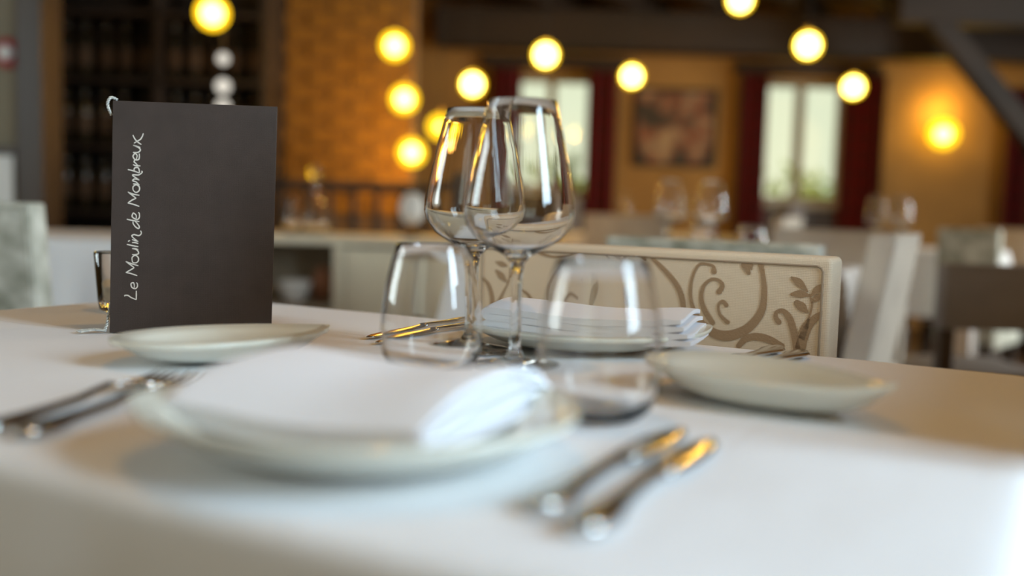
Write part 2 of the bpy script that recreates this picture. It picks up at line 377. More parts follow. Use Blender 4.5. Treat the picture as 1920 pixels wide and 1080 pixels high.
def cloth(label, loc, rz, w, d, h=.75, drop=.26, seed=0, group=None, rad=.016, N=320):
    rnd = random.Random(seed); cr = .035; hw, hd = w / 2, d / 2; P = []
    segs = [((hw - cr, -hd), (hw - cr, -hd + cr), -90), ((hw, hd - cr), (hw - cr, hd - cr), 0), ((-hw + cr, hd), (-hw + cr, hd - cr), 90), ((-hw, -hd + cr), (-hw + cr, -hd + cr), 180)]
    pts = []
    for st, c, a0 in segs:
        for k in range(9):
            a = R(a0 + k * 11.25); pts.append(Vector((c[0] + cr * math.cos(a), c[1] + cr * math.sin(a))))
    pts.append(pts[0].copy()); L = [0]
    for a, b in zip(pts, pts[1:]): L.append(L[-1] + (b - a).length)
    j = 0
    for i in range(N):
        s = L[-1] * i / N
        while L[j + 1] < s: j += 1
        P.append(pts[j].lerp(pts[j + 1], (s - L[j]) / max(1e-9, L[j + 1] - L[j])))
    nrm = []
    for i in range(N):
        t = (P[(i + 2) % N] - P[i - 2]).normalized(); nrm.append(Vector((t.y, -t.x)))
    ph = [rnd.random() * 6.28 for _ in range(4)]
    def wave(i):
        a = 6.28318 * i / N; c = min(abs(P[i].x) / hw, 1) * min(abs(P[i].y) / hd, 1)
        return .5 + .5 * (math.sin(a * 17 + ph[0]) * .5 + math.sin(a * 29 + ph[1]) * .3 + math.sin(a * 7 + ph[2]) * .4) + 1.8 * c ** 6
    rings = []
    for s in (.02, .25, .5, .7, .85, .95): rings.append([(p.x * s, p.y * s, h + .0006 * math.sin(p.x * s * 21 + p.y * s * 17)) for p in P])
    for k in range(5):
        a = R(k * 22.5); rings.append([(p.x + n.x * rad * (math.sin(a) - 1) , p.y + n.y * rad * (math.sin(a) - 1), h - rad * (1 - math.cos(a))) for p, n in zip(P, nrm)])
    for k in range(1, 11):
        t = k / 10; rings.append([(p.x + n.x * (.004 + .034 * t ** .8 * wave(i)), p.y + n.y * (.004 + .034 * t ** .8 * wave(i)), h - rad - (drop - rad) * t) for i, (p, n) in enumerate(zip(P, nrm))])
    b = MB(); b.loft(rings, True, False); n0 = len(b.v); b.f.append(tuple(range(N))[::-1])
    o = b.build('tablecloth', m_cloth, None, True); o.location = loc; o.rotation_euler = (0, 0, rz)
    return tag(o, label, 'tablecloth', group)
table('dining table in the foreground under the laid white cloth', TC, TH, 1.08, .685, pedestal=False)
cloth('white linen tablecloth in the foreground under plates, glasses and menu', TC, TH, 1.10, .705, seed=3)

# ---- glasses
WINE = [(0, .0005), (.02, .0005), (.036, .001), (.037, .002), (.035, .0032), (.022, .0055), (.009, .009), (.0052, .016), (.0046, .03), (.0045, .055), (.0048, .08), (.006, .09), (.0115, .0965), (.0245, .1035), (.037, .112), (.0447, .122), (.0474, .132), (.0468, .143), (.0435, .163), (.0375, .191), (.0315, .215), (.0287, .2265), (.0283, .2272),
        (.0279, .2266), (.0308, .215), (.0368, .191), (.0427, .163), (.0459, .143), (.0464, .1325), (.0437, .1232), (.0361, .1135), (.0238, .1054), (.0115, .1), (.004, .0985), (0, .0982)]
def wineglass(label, loc, group=None, seg=64):
    t = thing('wine_glass', label, 'wine glass', loc, 0, group)
    MB().lathe(WINE, seg).build('bowl_and_stem', m_glass, t, True); return t
w1 = wineglass('large clear wine glass, the further left of the two touching in view', (-.037, .94, .751), 'wine glasses on the foreground table')
w2 = copy_tree(w1, (.004, .848, .751), .3, 'large clear wine glass, the nearer right of the two overlapping in view')
TUMB = [(0, .0005), (.024, .0005), (.029, .002), (.035, .008), (.0395, .018), (.0412, .032), (.0408, .05), (.038, .072), (.0335, .092), (.0297, .105), (.0293, .1058), (.0289, .1052), (.0326, .0919), (.0371, .0718), (.0399, .05), (.0403, .0325), (.0386, .019), (.0338, .0105), (.024, .0062), (.01, .0055), (0, .0054)]
t1 = thing('water_glass', 'egg-shaped clear water tumbler in front of the far cutlery', 'water glass', (-.064, .80, .751), 0, 'water tumblers')
MB().lathe(TUMB, 64).build('tumbler', m_glass, t1, True)
copy_tree(t1, (.059, .652, .751), .4, 'egg-shaped clear water tumbler nearest the camera beside the folded napkin')
# votive
cg = thing('candle_glass', 'small tapered votive glass with wax behind the menu', 'candle holder', (-.466, 1.175, .751))
MB().lathe([(0, .0005), (.019, .0005), (.0215, .003), (.023, .012), (.0275, .069), (.0268, .0705), (.0258, .069), (.0215, .014), (.018, .0115), (0, .011)], 40).build('cup', m_glass, cg, True)
MB().lathe([(0, .0115), (.0175, .0119), (.0208, .0145), (.0217, .026), (.02, .0265), (0, .026)], 32).build('wax', m_wax, cg, True)

# ---- plates
def plate_mesh(a, b, H_, point, lift, foot=.45, th=.0045, n=96):
    out = []
    for j in range(n):
        t = 6.28318531 * j / n; s_ = abs(math.sin(t / 2)) ** point
        out.append((a * math.cos(t), b * math.sin(t) * s_, max(0, math.cos(t)) ** 8))
    def ring(s, z, l=1): return [(x * s, y * s, z + lift * q * l * s ** 4) for x, y, q in out]
    R_ = [ring(.01, .007), ring(.3, .007), ring(.5, .0085), ring(.68, .007 + H_ * .22), ring(.82, .007 + H_ * .48), ring(.93, .007 + H_ * .74), ring(.985, H_ - .001), ring(.997, H_ + .0005), ring(1, H_ - .0015), ring(.99, H_ - .004), ring(.93, H_ * .74), ring(.8, H_ * .4), ring(.65, H_ * .14 + .001), ring(foot + .08, .001), ring(foot + .03, 0), ring(foot, .0008), ring(.01, .002)]
    m_ = MB().loft(R_, True, True); return m_
def plate(name, label, cat, loc, rz, group, *dim):
    o = plate_mesh(*dim).build(name, m_cream, None, True); o.location = loc; o.rotation_euler = (0, 0, rz); return tag(o, label, cat, group)
plate('dinner_plate', 'cream dinner plate nearest the camera under a folded napkin', 'plate', (-.082, .545, .751), R(190), 'cream dinner plates', .122, .116, .028, .18, .004)
plate('dinner_plate', 'cream dinner plate in front of the damask chair holding a folded napkin', 'plate', (.078, .99, .751), R(-5), 'cream dinner plates', .122, .112, .022, .18, .004)
plate('side_plate', 'cream leaf-shaped side plate in front of the menu', 'plate', (-.243, .853, .751), R(42), 'cream side plates', .1, .066, .022, .5, .001, .3)
plate('side_plate', 'cream leaf-shaped side plate on the right near empty cloth', 'plate', (.188, .718, .751), R(-50), 'cream side plates', .1, .066, .025, .5, .006, .3)

# ---- napkins
def napkin(label, loc, rz, lx, ly, sheets, t, seed, dish=.012, taper=.62):
    rnd = random.Random(seed); b = MB(); z = 0
    for k in range(sheets):
        r_ = t * .5; dx = rnd.uniform(-.004, .004) + k * .008; ex = rnd.uniform(-.004, .004); path = []
        x0, x1 = -lx / 2 + dx, lx / 2 + dx * .2 + ex
        for i in range(13): path.append((x1 + (x0 + r_ - x1) * i / 12, z + t * .5 + .001 * math.sin(i * .7 + k)))
        for i in range(1, 8): a = R(-90 - i * 22.5); path.append((x0 + r_ + r_ * 1.1 * math.cos(a), z + t * .5 + r_ + r_ * math.sin(a)))
        for i in range(13): path.append((x0 + r_ + (x1 - .003 - x0 - r_) * i / 12, z + t * .5 + 2 * r_ + .001 * math.sin((12 - i) * .7 + k)))
        up, dn = [], []
        for i, p in enumerate(path):
            q = Vector(path[min(i + 1, len(path) - 1)]) - Vector(path[max(i - 1, 0)]); q.normalize(); n = Vector((-q.y, q.x)) * t * .48
            e = 1 if 0 < i < len(path) - 1 else .55
            up.append(Vector(p) + n * e); dn.append(Vector(p) - n * e)
        prof = up + dn[::-1]
        rings = []; ny = 10
        for j in range(ny + 1):
            v = j / ny * 2 - 1; s = 1 if abs(v) < .95 else .985
            rings.append([(p.x * s, v * ly / 2 * (1 + .01 * math.sin(p.x * 60 + k)), p.y * (1 - taper * abs(v) ** 3) + dish * ((p.x / .12) ** 2 + (v * ly / .24) ** 2) + .0012 * math.sin(v * 3 + k) * (p.y > .008)) for p in prof])
        b.loft(rings, True, True); z += t + 2 * r_ + .0006
    o = b.build('napkin', m_napkin); autosmooth(o, 50); o.location = loc; o.rotation_euler = (0, 0, rz)
    return tag(o, label, 'napkin', 'folded white napkins')
napkin('thick folded white napkin blurred on the plate nearest the camera', (-.084, .576, .7602), R(-24), .172, .163, 2, .0078, 1, .01)
napkin('folded white napkin on the far plate before the damask chair', (.083, .985, .7597), R(-20), .205, .105, 2, .0075, 2, .006, .12)

# ---- cutlery
def ell(secs, n=12):
    return MB().loft([[(x, hw * math.cos(6.28318531 * j / n), z + ht * math.sin(6.28318531 * j / n)) for j in range(n)] for x, hw, ht, z in secs])
HANDLE = [(0, .002, .0012, .0045), (.003, .006, .0022, .0042), (.012, .0108, .003, .0035), (.024, .0116, .0032, .0034), (.04, .0078, .003, .0036), (.065, .005, .0028, .004), (.09, .0042, .0028, .0045)]
def knife(label, loc, rz, group):
    t = thing('knife', label, 'knife', loc, rz, group)
    ell(HANDLE + [(.1, .005, .003, .0045), (.106, .0062, .0032, .0045)]).build('handle', m_steel, t, True)
    ell([(.104, .0055, .0026, .0045), (.112, .0085, .0014, .004), (.13, .0105, .001, .0034), (.165, .0112, .0009, .003), (.188, .009, .0008, .0026), (.2, .005, .0007, .0024), (.206, .0008, .0005, .0024)]).build('blade', m_steel, t, True)
    return t
def fork(label, loc, rz, group):
    t = thing('fork', label, 'fork', loc, rz, group)
    ell(HANDLE + [(.11, .0036, .0022, .0075), (.122, .004, .0018, .009)]).build('handle', m_steel, t, True)
    ell([(.12, .0038, .0018, .0088), (.13, .0075, .0013, .0078), (.14, .0108, .0011, .006), (.15, .0118, .001, .0046), (.155, .0116, .001, .004)]).build('head', m_steel, t, True)
    for k in range(4):
        y = -.0096 + k * .0064
        MB().tube([(.152, y, .0042), (.168, y * .98, .003), (.184, y * .95, .0042), (.198, y * .9, .0082)], [.0019, .0017, .0014, .0006], 8).build('tine', m_steel, t, True)
    return t
CUT = 'knives and forks on the foreground table'
knife('long table knife on the cloth, nearer the near plate', (.012, .437, .7515), R(61.5), CUT)
knife('shorter-looking knife with an orange-lit blade, furthest right on the cloth', (.03, .408, .7515), R(63), CUT)
fork('blurred fork at the left photo edge, further from the near plate', (-.298, .552, .7515), R(78), CUT)
fork('blurred fork at the left photo edge, closer to the near plate', (-.272, .544, .7515), R(78), CUT)
knife('far knife seen through the water tumbler, tip further from camera', (-.046, 1.172, .7515), R(241.5), CUT)
knife('far knife seen through the water tumbler, tip closer to camera', (-.03, 1.135, .7515), R(241), CUT)
fork('far fork with oval handle end closest to the damask chair', (.272, 1.0, .7515), R(236), CUT)
fork('far fork with oval handle end, rightmost behind the side plate', (.289, .973, .7515), R(234), CUT)

# ---- menu
menu = thing('menu', 'standing charcoal cloth-covered menu with cream script title', 'menu', (-.4, .988, .751), R(5.1))
MW, MH, SK = .1577, .23, .0174
def cover(a, thick, y0):
    b = MB().box(0, MW, 0, thick, 0, MH, .0008)
    for q in b.v: q.x += q.z * SK * math.cos(a)
    return b.xf(Matrix.Translation((0, y0, 0)) @ Matrix.Rotation(a, 4, 'Z'))
front = cover(0, .0028, 0).build('front_cover', m_menu, menu)
cover(R(24), .0028, .006).build('back_cover', m_menu, menu)
for k in range(3):
    b = MB().box(.004, MW - .006, 0, .0004, .004, MH - .005)
    for q in b.v: q.x += q.z * SK
    b.xf(Matrix.Translation((0, .0045 + k * .001, 0)) @ Matrix.Rotation(R(6 + k * 6), 4, 'Z')).build('page', m_paper, menu)
b = MB().box(-.0012, .0012, .0, .0095, 0, MH, .0006)
for q in b.v: q.x += q.z * SK
b.build('spine', m_menu, menu)
TXT = [[(14.0,37.0),(14.0,38.0),(17.1,38.0),(20.1,36.0),(25.1,34.0)],[(25.1,34.0),(25.1,38.0),(25.1,43.0)],[(23.1,46.0),(23.1,49.0),(22.1,51.0),(20.1,50.0),(20.1,48.0),(21.1,46.0),(24.1,45.0),(26.1,47.0),(26.1,50.0),(25.1,51.0)],[(26.1,58.0),(20.1,60.0),(15.0,61.0)],[(15.0,61.0),(20.1,64.0),(23.1,66.0)],[(23.1,66.0),(19.1,69.0),(15.0,72.0)],[(15.0,72.0),(20.1,70.0),(27.1,68.0)],[(21.1,73.0),(21.1,76.0),(23.1,78.0),(25.1,78.0),(27.1,76.0),(27.1,73.0),(25.1,71.0),(22.1,71.0),(21.1,73.0)],[(21.1,79.0),(24.1,79.0),(27.1,80.0),(27.1,82.0),(25.1,84.0),(21.1,85.0)],[(21.1,85.0),(24.1,85.0),(27.1,84.0)],[(16.0,89.0),(21.1,88.0),(27.1,87.0)],[(21.1,91.0),(24.1,91.0),(27.1,90.0)],[(17.1,92.0),(19.1,93.0)],[(21.1,94.0),(24.1,93.0),(27.1,92.0)],[(27.1,92.0),(23.1,95.0),(21.1,97.0),(21.1,98.0),(23.1,99.0),(27.1,98.0),(29.2,99.0),(30.1,101.0),(29.2,103.0)],[(16.0,114.0),(21.1,113.0),(28.1,112.0)],[(22.1,112.0),(22.1,110.0),(24.1,107.0),(27.1,105.0),(28.1,107.0),(26.1,110.0),(24.1,112.0)],[(25.1,115.0),(25.1,118.0),(23.1,120.0),(22.1,120.0),(21.1,117.0),(23.1,115.0),(26.1,114.0),(28.1,116.0),(28.1,120.0),(27.1,121.0)],[(28.1,127.0),(22.1,129.0),(17.0,130.0)],[(17.0,130.0),(21.1,133.0),(25.1,135.0)],[(25.1,135.0),(21.1,138.0),(17.1,141.0)],[(17.1,141.0),(22.1,139.0),(28.2,138.0)],[(22.1,143.0),(22.1,146.0),(24.1,148.0),(26.1,148.0),(28.2,146.0),(28.1,143.0),(26.1,141.0),(24.1,141.0),(22.1,143.0)],[(22.1,149.0),(25.1,149.0),(28.2,148.0)],[(28.2,148.0),(25.1,151.0),(22.1,152.0),(22.1,153.0),(24.1,154.0),(28.2,153.0)],[(28.2,153.0),(25.1,155.0),(22.1,157.0),(22.1,158.0),(24.1,158.0),(27.1,158.0),(29.2,159.0),(31.1,161.0),(30.1,162.0)],[(17.1,163.0),(22.1,162.0),(28.1,160.0)],[(28.1,160.0),(28.2,162.0),(27.1,165.0),(24.1,165.0),(23.1,163.0),(24.1,161.0)],[(22.1,168.0),(25.1,167.0),(29.2,167.0)],[(27.1,167.0),(24.1,170.0),(23.1,171.0),(24.1,173.0)],[(25.1,173.0),(26.1,177.0),(24.1,179.0),(23.1,178.0),(22.1,176.0),(24.1,173.0),(27.1,173.0),(28.2,175.0),(28.2,178.0),(28.1,179.0)],[(22.1,180.0),(26.1,180.0),(28.2,181.0),(29.2,183.0),(27.1,185.0),(22.1,187.0)],[(22.1,187.0),(26.1,186.0),(29.2,185.0)],[(22.1,197.0),(24.1,193.0),(27.1,190.0),(30.1,188.0)],[(32.1,199.0),(31.1,196.0),(29.2,193.0),(26.1,191.0),(23.1,189.0)]]
b = MB()
for st in TXT:
    c = catmull([(x / 1000, z / 1000) for x, z in st], 5); L, Rr = [], []
    for i, p in enumerate(c):
        q = Vector(c[min(i + 1, len(c) - 1)]) - Vector(c[max(i - 1, 0)]); q.normalize()
        t = i / (len(c) - 1); w_ = .00062 * (.72 + .28 * math.sin(3.14159 * t)); n = Vector((-q.y, q.x)) * w_
        L.append((p[0] + n.x, -.0003, p[1] + n.y)); Rr.append((p[0] - n.x, -.0003, p[1] - n.y))
    m_ = len(c); b.add(L + Rr, [(i, i + 1, m_ + i + 1, m_ + i) for i in range(m_ - 1)])
b.build('title_lettering', m_ink, front)
# twisted cord round the spine, tassels on the cloth
def rope(path, r_, turns, name, seg=6):
    c = catmull(path, 14); Ls = [0]
    for a, d in zip(c, c[1:]): Ls.append(Ls[-1] + (Vector(d) - Vector(a)).length)
    b = MB()
    for k in range(2):
        pts = []
        for i, p in enumerate(c):
            tv = (Vector(c[min(i + 1, len(c) - 1)]) - Vector(c[max(i - 1, 0)])).normalized()
            a = tv.cross(Vector((.3, 1, .2))).normalized(); e = tv.cross(a); w_ = Ls[i] / Ls[-1] * turns * 6.28 + k * 3.14159
            pts.append(Vector(p) + r_ * .6 * (math.cos(w_) * a + math.sin(w_) * e))
        b.tube(pts, r_ * .62, seg)
    return b.build(name, m_cord, menu, True)
rope([(.006, .004, .231), (.0015, -.0005, .2328), (-.0015, -.0012, .228), (-.001, -.0008, .222), (.0005, .004, .216)], .0013, 5, 'cord')
rope([(.006, .013, .2), (.003, .013, .12), (.001, .012, .05), (-.003, .006, .024), (-.004, .001, .008), (-.006, -.002, .002)], .0014, 34, 'cord')
for k in range(7):
    a = R(150 + k * 9); d = Vector((math.cos(a), math.sin(a), 0)); L_ = .03 - .002 * abs(k - 3)
    p = Vector((-.004, -.001, .0022)); rope([tuple(p), tuple(p + d * L_ * .5 + Vector((0, 0, .001))), tuple(p + d * L_ + Vector((0, 0, -.0006)))], .0009, 7, 'tassel_strand')

# ================================================================ CHAIRS
PAT = [([(0.0911,0.823),(0.0897,0.829),(0.083,0.831),(0.0736,0.83),(0.0669,0.817),(0.0646,0.798),(0.0691,0.78),(0.0794,0.765),(0.0933,0.755),(0.1094,0.753),(0.1273,0.76),(0.1398,0.772),(0.147,0.787),(0.1479,0.806),(0.1456,0.823),(0.1421,0.836)],[0.006,0.0037,0.0028,0.003,0.0032,0.0037,0.0051,0.0079,0.0106,0.0115,0.0106,0.0092,0.0079,0.0065,0.0051,0.006]),([(0.0978,0.801),(0.1014,0.808),(0.0964,0.814),(0.0875,0.814),(0.0794,0.805),(0.078,0.791),(0.083,0.778),(0.0919,0.766)],[0.006,0.0051,0.0037,0.0037,0.0042,0.0051,0.0065,0.006]),([(0.1067,0.787),(0.1022,0.791),(0.0978,0.786),(0.1,0.776),(0.1089,0.768)],[0.0051,0.0037,0.0032,0.0032,0.0051]),([(0.1255,0.833),(0.13,0.824)],[0.0092,0.0046]),([(0.1322,0.833),(0.1331,0.828)],[0.0046,0.0018]),([(0.0154,0.836),(0.0302,0.824),(0.0463,0.808),(0.0543,0.794),(0.0579,0.779)],[0.0037,0.0051,0.006,0.0065,0.006]),([(0.0199,0.839),(0.0346,0.837),(0.053,0.838)],[0.0032,0.0055,0.0023]),([(-0.0325,0.839),(-0.0258,0.835),(-0.0213,0.828)],[0.0032,0.0079,0.0018]),([(-0.0074,0.84),(-0.0141,0.836),(-0.02,0.828)],[0.0028,0.0046,0.0018]),([(0.0029,0.838),(0.0087,0.832)],[0.0055,0.0037]),([(-0.0414,0.838),(-0.0361,0.83)],[0.0018,0.0032]),([(0.1022,0.835),(0.1072,0.84),(0.1112,0.835)],[0.0023,0.006,0.0023]),([(0.1421,0.841),(0.1515,0.84)],[0.0051,0.0032]),([(0.1895,0.846),(0.1998,0.848)],[0.0023,0.0028]),([(-0.1377,0.842),(-0.1283,0.834),(-0.1135,0.83),(-0.0956,0.83),(-0.0831,0.834),(-0.0728,0.842)],[0.0051,0.0046,0.0032,0.0028,0.0032,0.0037]),([(0.1765,0.822),(0.1846,0.817),(0.194,0.808)],[0.0023,0.0083,0.0018]),([(0.1779,0.804),(0.1868,0.805),(0.1963,0.804)],[0.0037,0.0083,0.0018]),([(0.1837,0.795),(0.1891,0.791),(0.1949,0.786)],[0.0069,0.0097,0.0028]),([(0.2124,0.817),(0.2043,0.811),(0.1976,0.803)],[0.0023,0.0074,0.0014]),([(0.211,0.806),(0.2043,0.802),(0.1994,0.796)],[0.0023,0.0069,0.0014]),([(0.1963,0.805),(0.1994,0.794),(0.1971,0.781),(0.194,0.768)],[0.0018,0.0023,0.0023,0.0032]),([(0.1654,0.773),(0.1618,0.778),(0.1631,0.784),(0.1698,0.785),(0.1765,0.778),(0.1815,0.765),(0.1846,0.752),(0.1868,0.742)],[0.006,0.0051,0.0042,0.0055,0.0074,0.0074,0.0074,0.0083]),([(0.2155,0.789),(0.2052,0.782),(0.1971,0.771),(0.1913,0.755),(0.1891,0.742)],[0.0037,0.0069,0.0083,0.0106,0.0115]),([(0.1971,0.779),(0.1927,0.768),(0.1891,0.757)],[0.0032,0.0079,0.0092]),([(0.1228,0.743),(0.1309,0.752),(0.1425,0.755),(0.1559,0.753),(0.1698,0.747)],[0.006,0.0074,0.0083,0.0083,0.0069]),([(-0.2089,0.798),(-0.1995,0.79),(-0.1936,0.774),(-0.1936,0.758)],[0.0032,0.0051,0.006,0.0065]),([(-0.1892,0.819),(-0.1811,0.817),(-0.173,0.815)],[0.0018,0.0069,0.0018]),([(-0.1883,0.808),(-0.1811,0.802),(-0.173,0.795)],[0.0032,0.0083,0.0018]),([(-0.1686,0.812),(-0.1699,0.797),(-0.1789,0.779),(-0.1883,0.76)],[0.0018,0.0018,0.0028,0.0069]),([(-0.1552,0.801),(-0.1627,0.805),(-0.1677,0.801)],[0.0051,0.006,0.0018]),([(-0.1619,0.782),(-0.1524,0.786),(-0.1421,0.781),(-0.1368,0.773)],[0.0037,0.0032,0.0037,0.0051]),([(-0.05,0.802),(-0.0544,0.791),(-0.0598,0.776)],[0.0028,0.0092,0.0055]),([(-0.0097,0.795),(-0.0066,0.78)],[0.0046,0.006]),([(-0.0692,0.813),(-0.075,0.802)],[0.0051,0.0023]),([(-0.0956,0.821),(-0.1059,0.808),(-0.1135,0.793),(-0.114,0.776)],[0.0023,0.0037,0.0046,0.0037]),([(-0.1068,0.776),(-0.0943,0.785),(-0.0809,0.781)],[0.0032,0.0042,0.0028])]
def chair(label, loc, rz, fab, w=.437, h=.845, rake=0, pattern=False, legm=None, group='upholstered dining chairs', thick=.055, seat_h=.46, seat_d=.36, back_z=.42):
    t = thing('dining_chair', label, 'chair', loc, rz, group); k = math.tan(R(rake)); legm = legm or m_leg
    def sh(b):
        for q in b.v: q.y += max(0, q.z - .44) * k
        return b
    b = MB(); bm = bmesh.new(); bmesh.ops.create_grid(bm, x_segments=1, y_segments=1, size=1); bm.free()
    back = autosmooth(sh(MB().box(-w / 2, w / 2, 0, thick, back_z, h, .0065)).build('backrest', fab, t), 60)
    o = .0095
    loop = [(-w / 2 + o, back_z + .012), (-w / 2 + o, h - o - .006), (-w / 2 + o + .002, h - o - .002), (-w / 2 + o + .006, h - o), (w / 2 - o - .006, h - o), (w / 2 - o - .002, h - o - .002), (w / 2 - o, h - o - .006), (w / 2 - o, back_z + .012)]
    for yy in (0, thick):
        sh(MB().tube([(x, yy, z) for x, z in loop], .0014 if pattern else .0025, 6)).build('piping', m_pipe if pattern else fab, back, True)
    autosmooth(MB().box(-w / 2, w / 2, -seat_d, .03, seat_h - .07, seat_h, .02).build('seat', fab, t), 60)
    for sx in (-1, 1):
        MB().box(sx * (w / 2 - .03) - .02, sx * (w / 2 - .03) + .02, -seat_d + .02, -seat_d + .06, 0, seat_h - .07, .004).build('leg', legm, t)
        MB().box(sx * (w / 2 - .03) - .02, sx * (w / 2 - .03) + .02, 0, .04, 0, back_z, .004).build('leg', legm, t)
    if pattern:
        b = MB(); hw = w / 2 - .008
        for pts, ws_ in PAT:
            c = catmull([(x, z, w_) for (x, z), w_ in zip(pts, ws_)], 6)
            A, B = [], []
            for i, p in enumerate(c):
                q = Vector((c[min(i + 1, len(c) - 1)][0] - c[max(i - 1, 0)][0], c[min(i + 1, len(c) - 1)][1] - c[max(i - 1, 0)][1])); q.normalize()
                n = Vector((-q.y, q.x)) * p[2] * .5
                for S, s in ((A, 1), (B, -1)): S.append((max(-hw, min(hw, p[0] + s * n.x)), -.0005, min(h - .0085, p[1] + s * n.y)))
            m_ = len(c)
            b.add(A + B, [(i, i + 1, m_ + i + 1, m_ + i) for i in range(m_ - 1)])
            for e_, off in ((0, 0), (m_ - 1, 0)):   # rounded ends
                p = c[e_]; r_ = p[2] * .5
                ring = [(max(-hw, min(hw, p[0] + r_ * math.cos(6.283 * a / 12))), -.0004, min(h - .0085, p[1] + r_ * math.sin(6.283 * a / 12))) for a in range(12)]
                b.add(ring, [tuple(range(12))])
        # the print goes on below the table line
        b2 = b.build('scroll_print', m_scroll, back)
    return t
chair('beige damask chair with brown scroll print facing the foreground table', (.1445, 1.1494, 0), TH, m_fab, pattern=True)

chair('taller taupe chair added outside the frame to shade the right end of the foreground table', (.535, .69, 0), R(-119), m_tfab, w=.44, h=.97, rake=2, seat_d=.255)  # unseen chair, added to keep window light off the table's far right
# ---- the table behind, its glasses and chairs
c2 = Vector((.55, 2.0, 0)); T2 = c2 - UV * .4 - VV * .45
table('dining table just behind the damask chair under a white cloth', T2, TH, .78, .88)
cloth('white tablecloth hanging in a bright corner right of the damask chair', T2, TH, .8, .9, seed=8, drop=.26, N=220)
G2 = 'wine glasses on the table behind'
wineglass('left wine glass of the blurred pair on the table behind', (.448, 2.88, .751), G2, 40)
wineglass('right wine glass of the blurred pair on the table behind', (.563, 2.86, .751), G2, 40)
for k, (x, y, lb) in enumerate(((.50, 2.62, 'blurred water tumbler below the pair of far wine glasses, left one'), (.62, 2.6, 'blurred water tumbler below the pair of far wine glasses, right one'))):
    copy_tree(t1, (x, y, .751), k, lb)['group'] = 'blurred water tumblers'
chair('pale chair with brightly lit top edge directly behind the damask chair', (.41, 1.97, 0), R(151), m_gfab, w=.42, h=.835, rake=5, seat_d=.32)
chair('taupe damask chair leaning with a bright slanted side edge', (.825, 2.40, 0), R(-119), m_tfab, w=.43, h=.85, rake=9)
chair('beige chair facing the camera across the table behind', (.98, 3.02, 0), TH, m_tfab, w=.4, h=.845, rake=3)
# ---- right hand side
T3 = Vector((1.75, 4.45, 0))
table('dining table in the right background under a white cloth', T3, TH, .78, .78)
cloth('white tablecloth in the right background below blurred glasses', T3, TH, .8, .8, seed=11, drop=.26, N=200)
for k, (x, y) in enumerate(((1.56, 4.3), (1.66, 4.28), (1.72, 4.42))):
    wineglass('%s blurred wine glass of the cluster on the right background table' % ('leftmost', 'middle', 'rightmost')[k], (x, y, .751), 'glasses on the right background table', 32)
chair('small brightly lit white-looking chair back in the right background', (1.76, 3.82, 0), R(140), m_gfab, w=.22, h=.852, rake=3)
chair('pinkish chair at the far right edge of the background', (2.36, 4.74, 0), R(-61), m_tfab, w=.42, h=.85, rake=5)
chair('low dark taupe leather chair at the right edge behind the table', (1.36, 2.78, 0), R(180), m_brown, w=.36, h=.767, rake=2, group='dark leather chairs', back_z=.585)
ps = thing('draped_stand', 'narrow white draped stand glimpsed below the dark leather chair', 'stand', (1.5, 3.3, 0))
b = MB(); n_ = 60
b.loft([[((r_ + a_ * math.sin(i * 6.28318 * 8 / n_)) * math.cos(i * 6.28318 / n_), (r_ + a_ * math.sin(i * 6.28318 * 8 / n_)) * math.sin(i * 6.28318 / n_), z) for i in range(n_)] for r_, a_, z in ((.05, .012, .02), (.047, .008, .3), (.044, .003, .52), (.043, 0, .54), (.04, 0, .545), (.002, 0, .546))], True, True)
b.build('drape', m_napkin, ps, True); MB().lathe([(0, 0), (.03, 0), (.03, .019), (0, .019)], 16).build('foot', m_leg, ps)
# ---- left hand side
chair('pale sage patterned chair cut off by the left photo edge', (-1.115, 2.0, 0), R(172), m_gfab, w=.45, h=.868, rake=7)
T4 = Vector((-1.62, 3.32, 0))
table('dining table in the left background under a white cloth', T4, R(4), 1.0, .72)
cloth('white tablecloth behind the sage chair and the menu', T4, R(4), 1.02, .74, seed=21, drop=.26, N=200)
# ---- far tables in the middle
T5 = Vector((.78, 5.6, 0))
table('small far dining table in front of the tartan curtains', T5, TH, .78, .78)
cloth('white tablecloth on the small far table below the framed picture', T5, TH, .8, .8, seed=31, drop=.26, N=160)
chair('far beige chair below the framed picture, left one', (.58, 4.95, 0), R(151), m_tfab, h=.86, rake=5)
chair('far beige chair below the framed picture, right one', (1.42, 5.4, 0), R(-119), m_tfab, h=.87, rake=5)
for k, (x, y) in enumerate(((.95, 5.35), (1.1, 5.42), (.62, 5.6))):
    wineglass('tiny blurred wine glass on the far table below the picture, %s' % ('middle one', 'rightmost one', 'leftmost one')[k], (x, y, .751), 'glasses on the far middle table', 24)

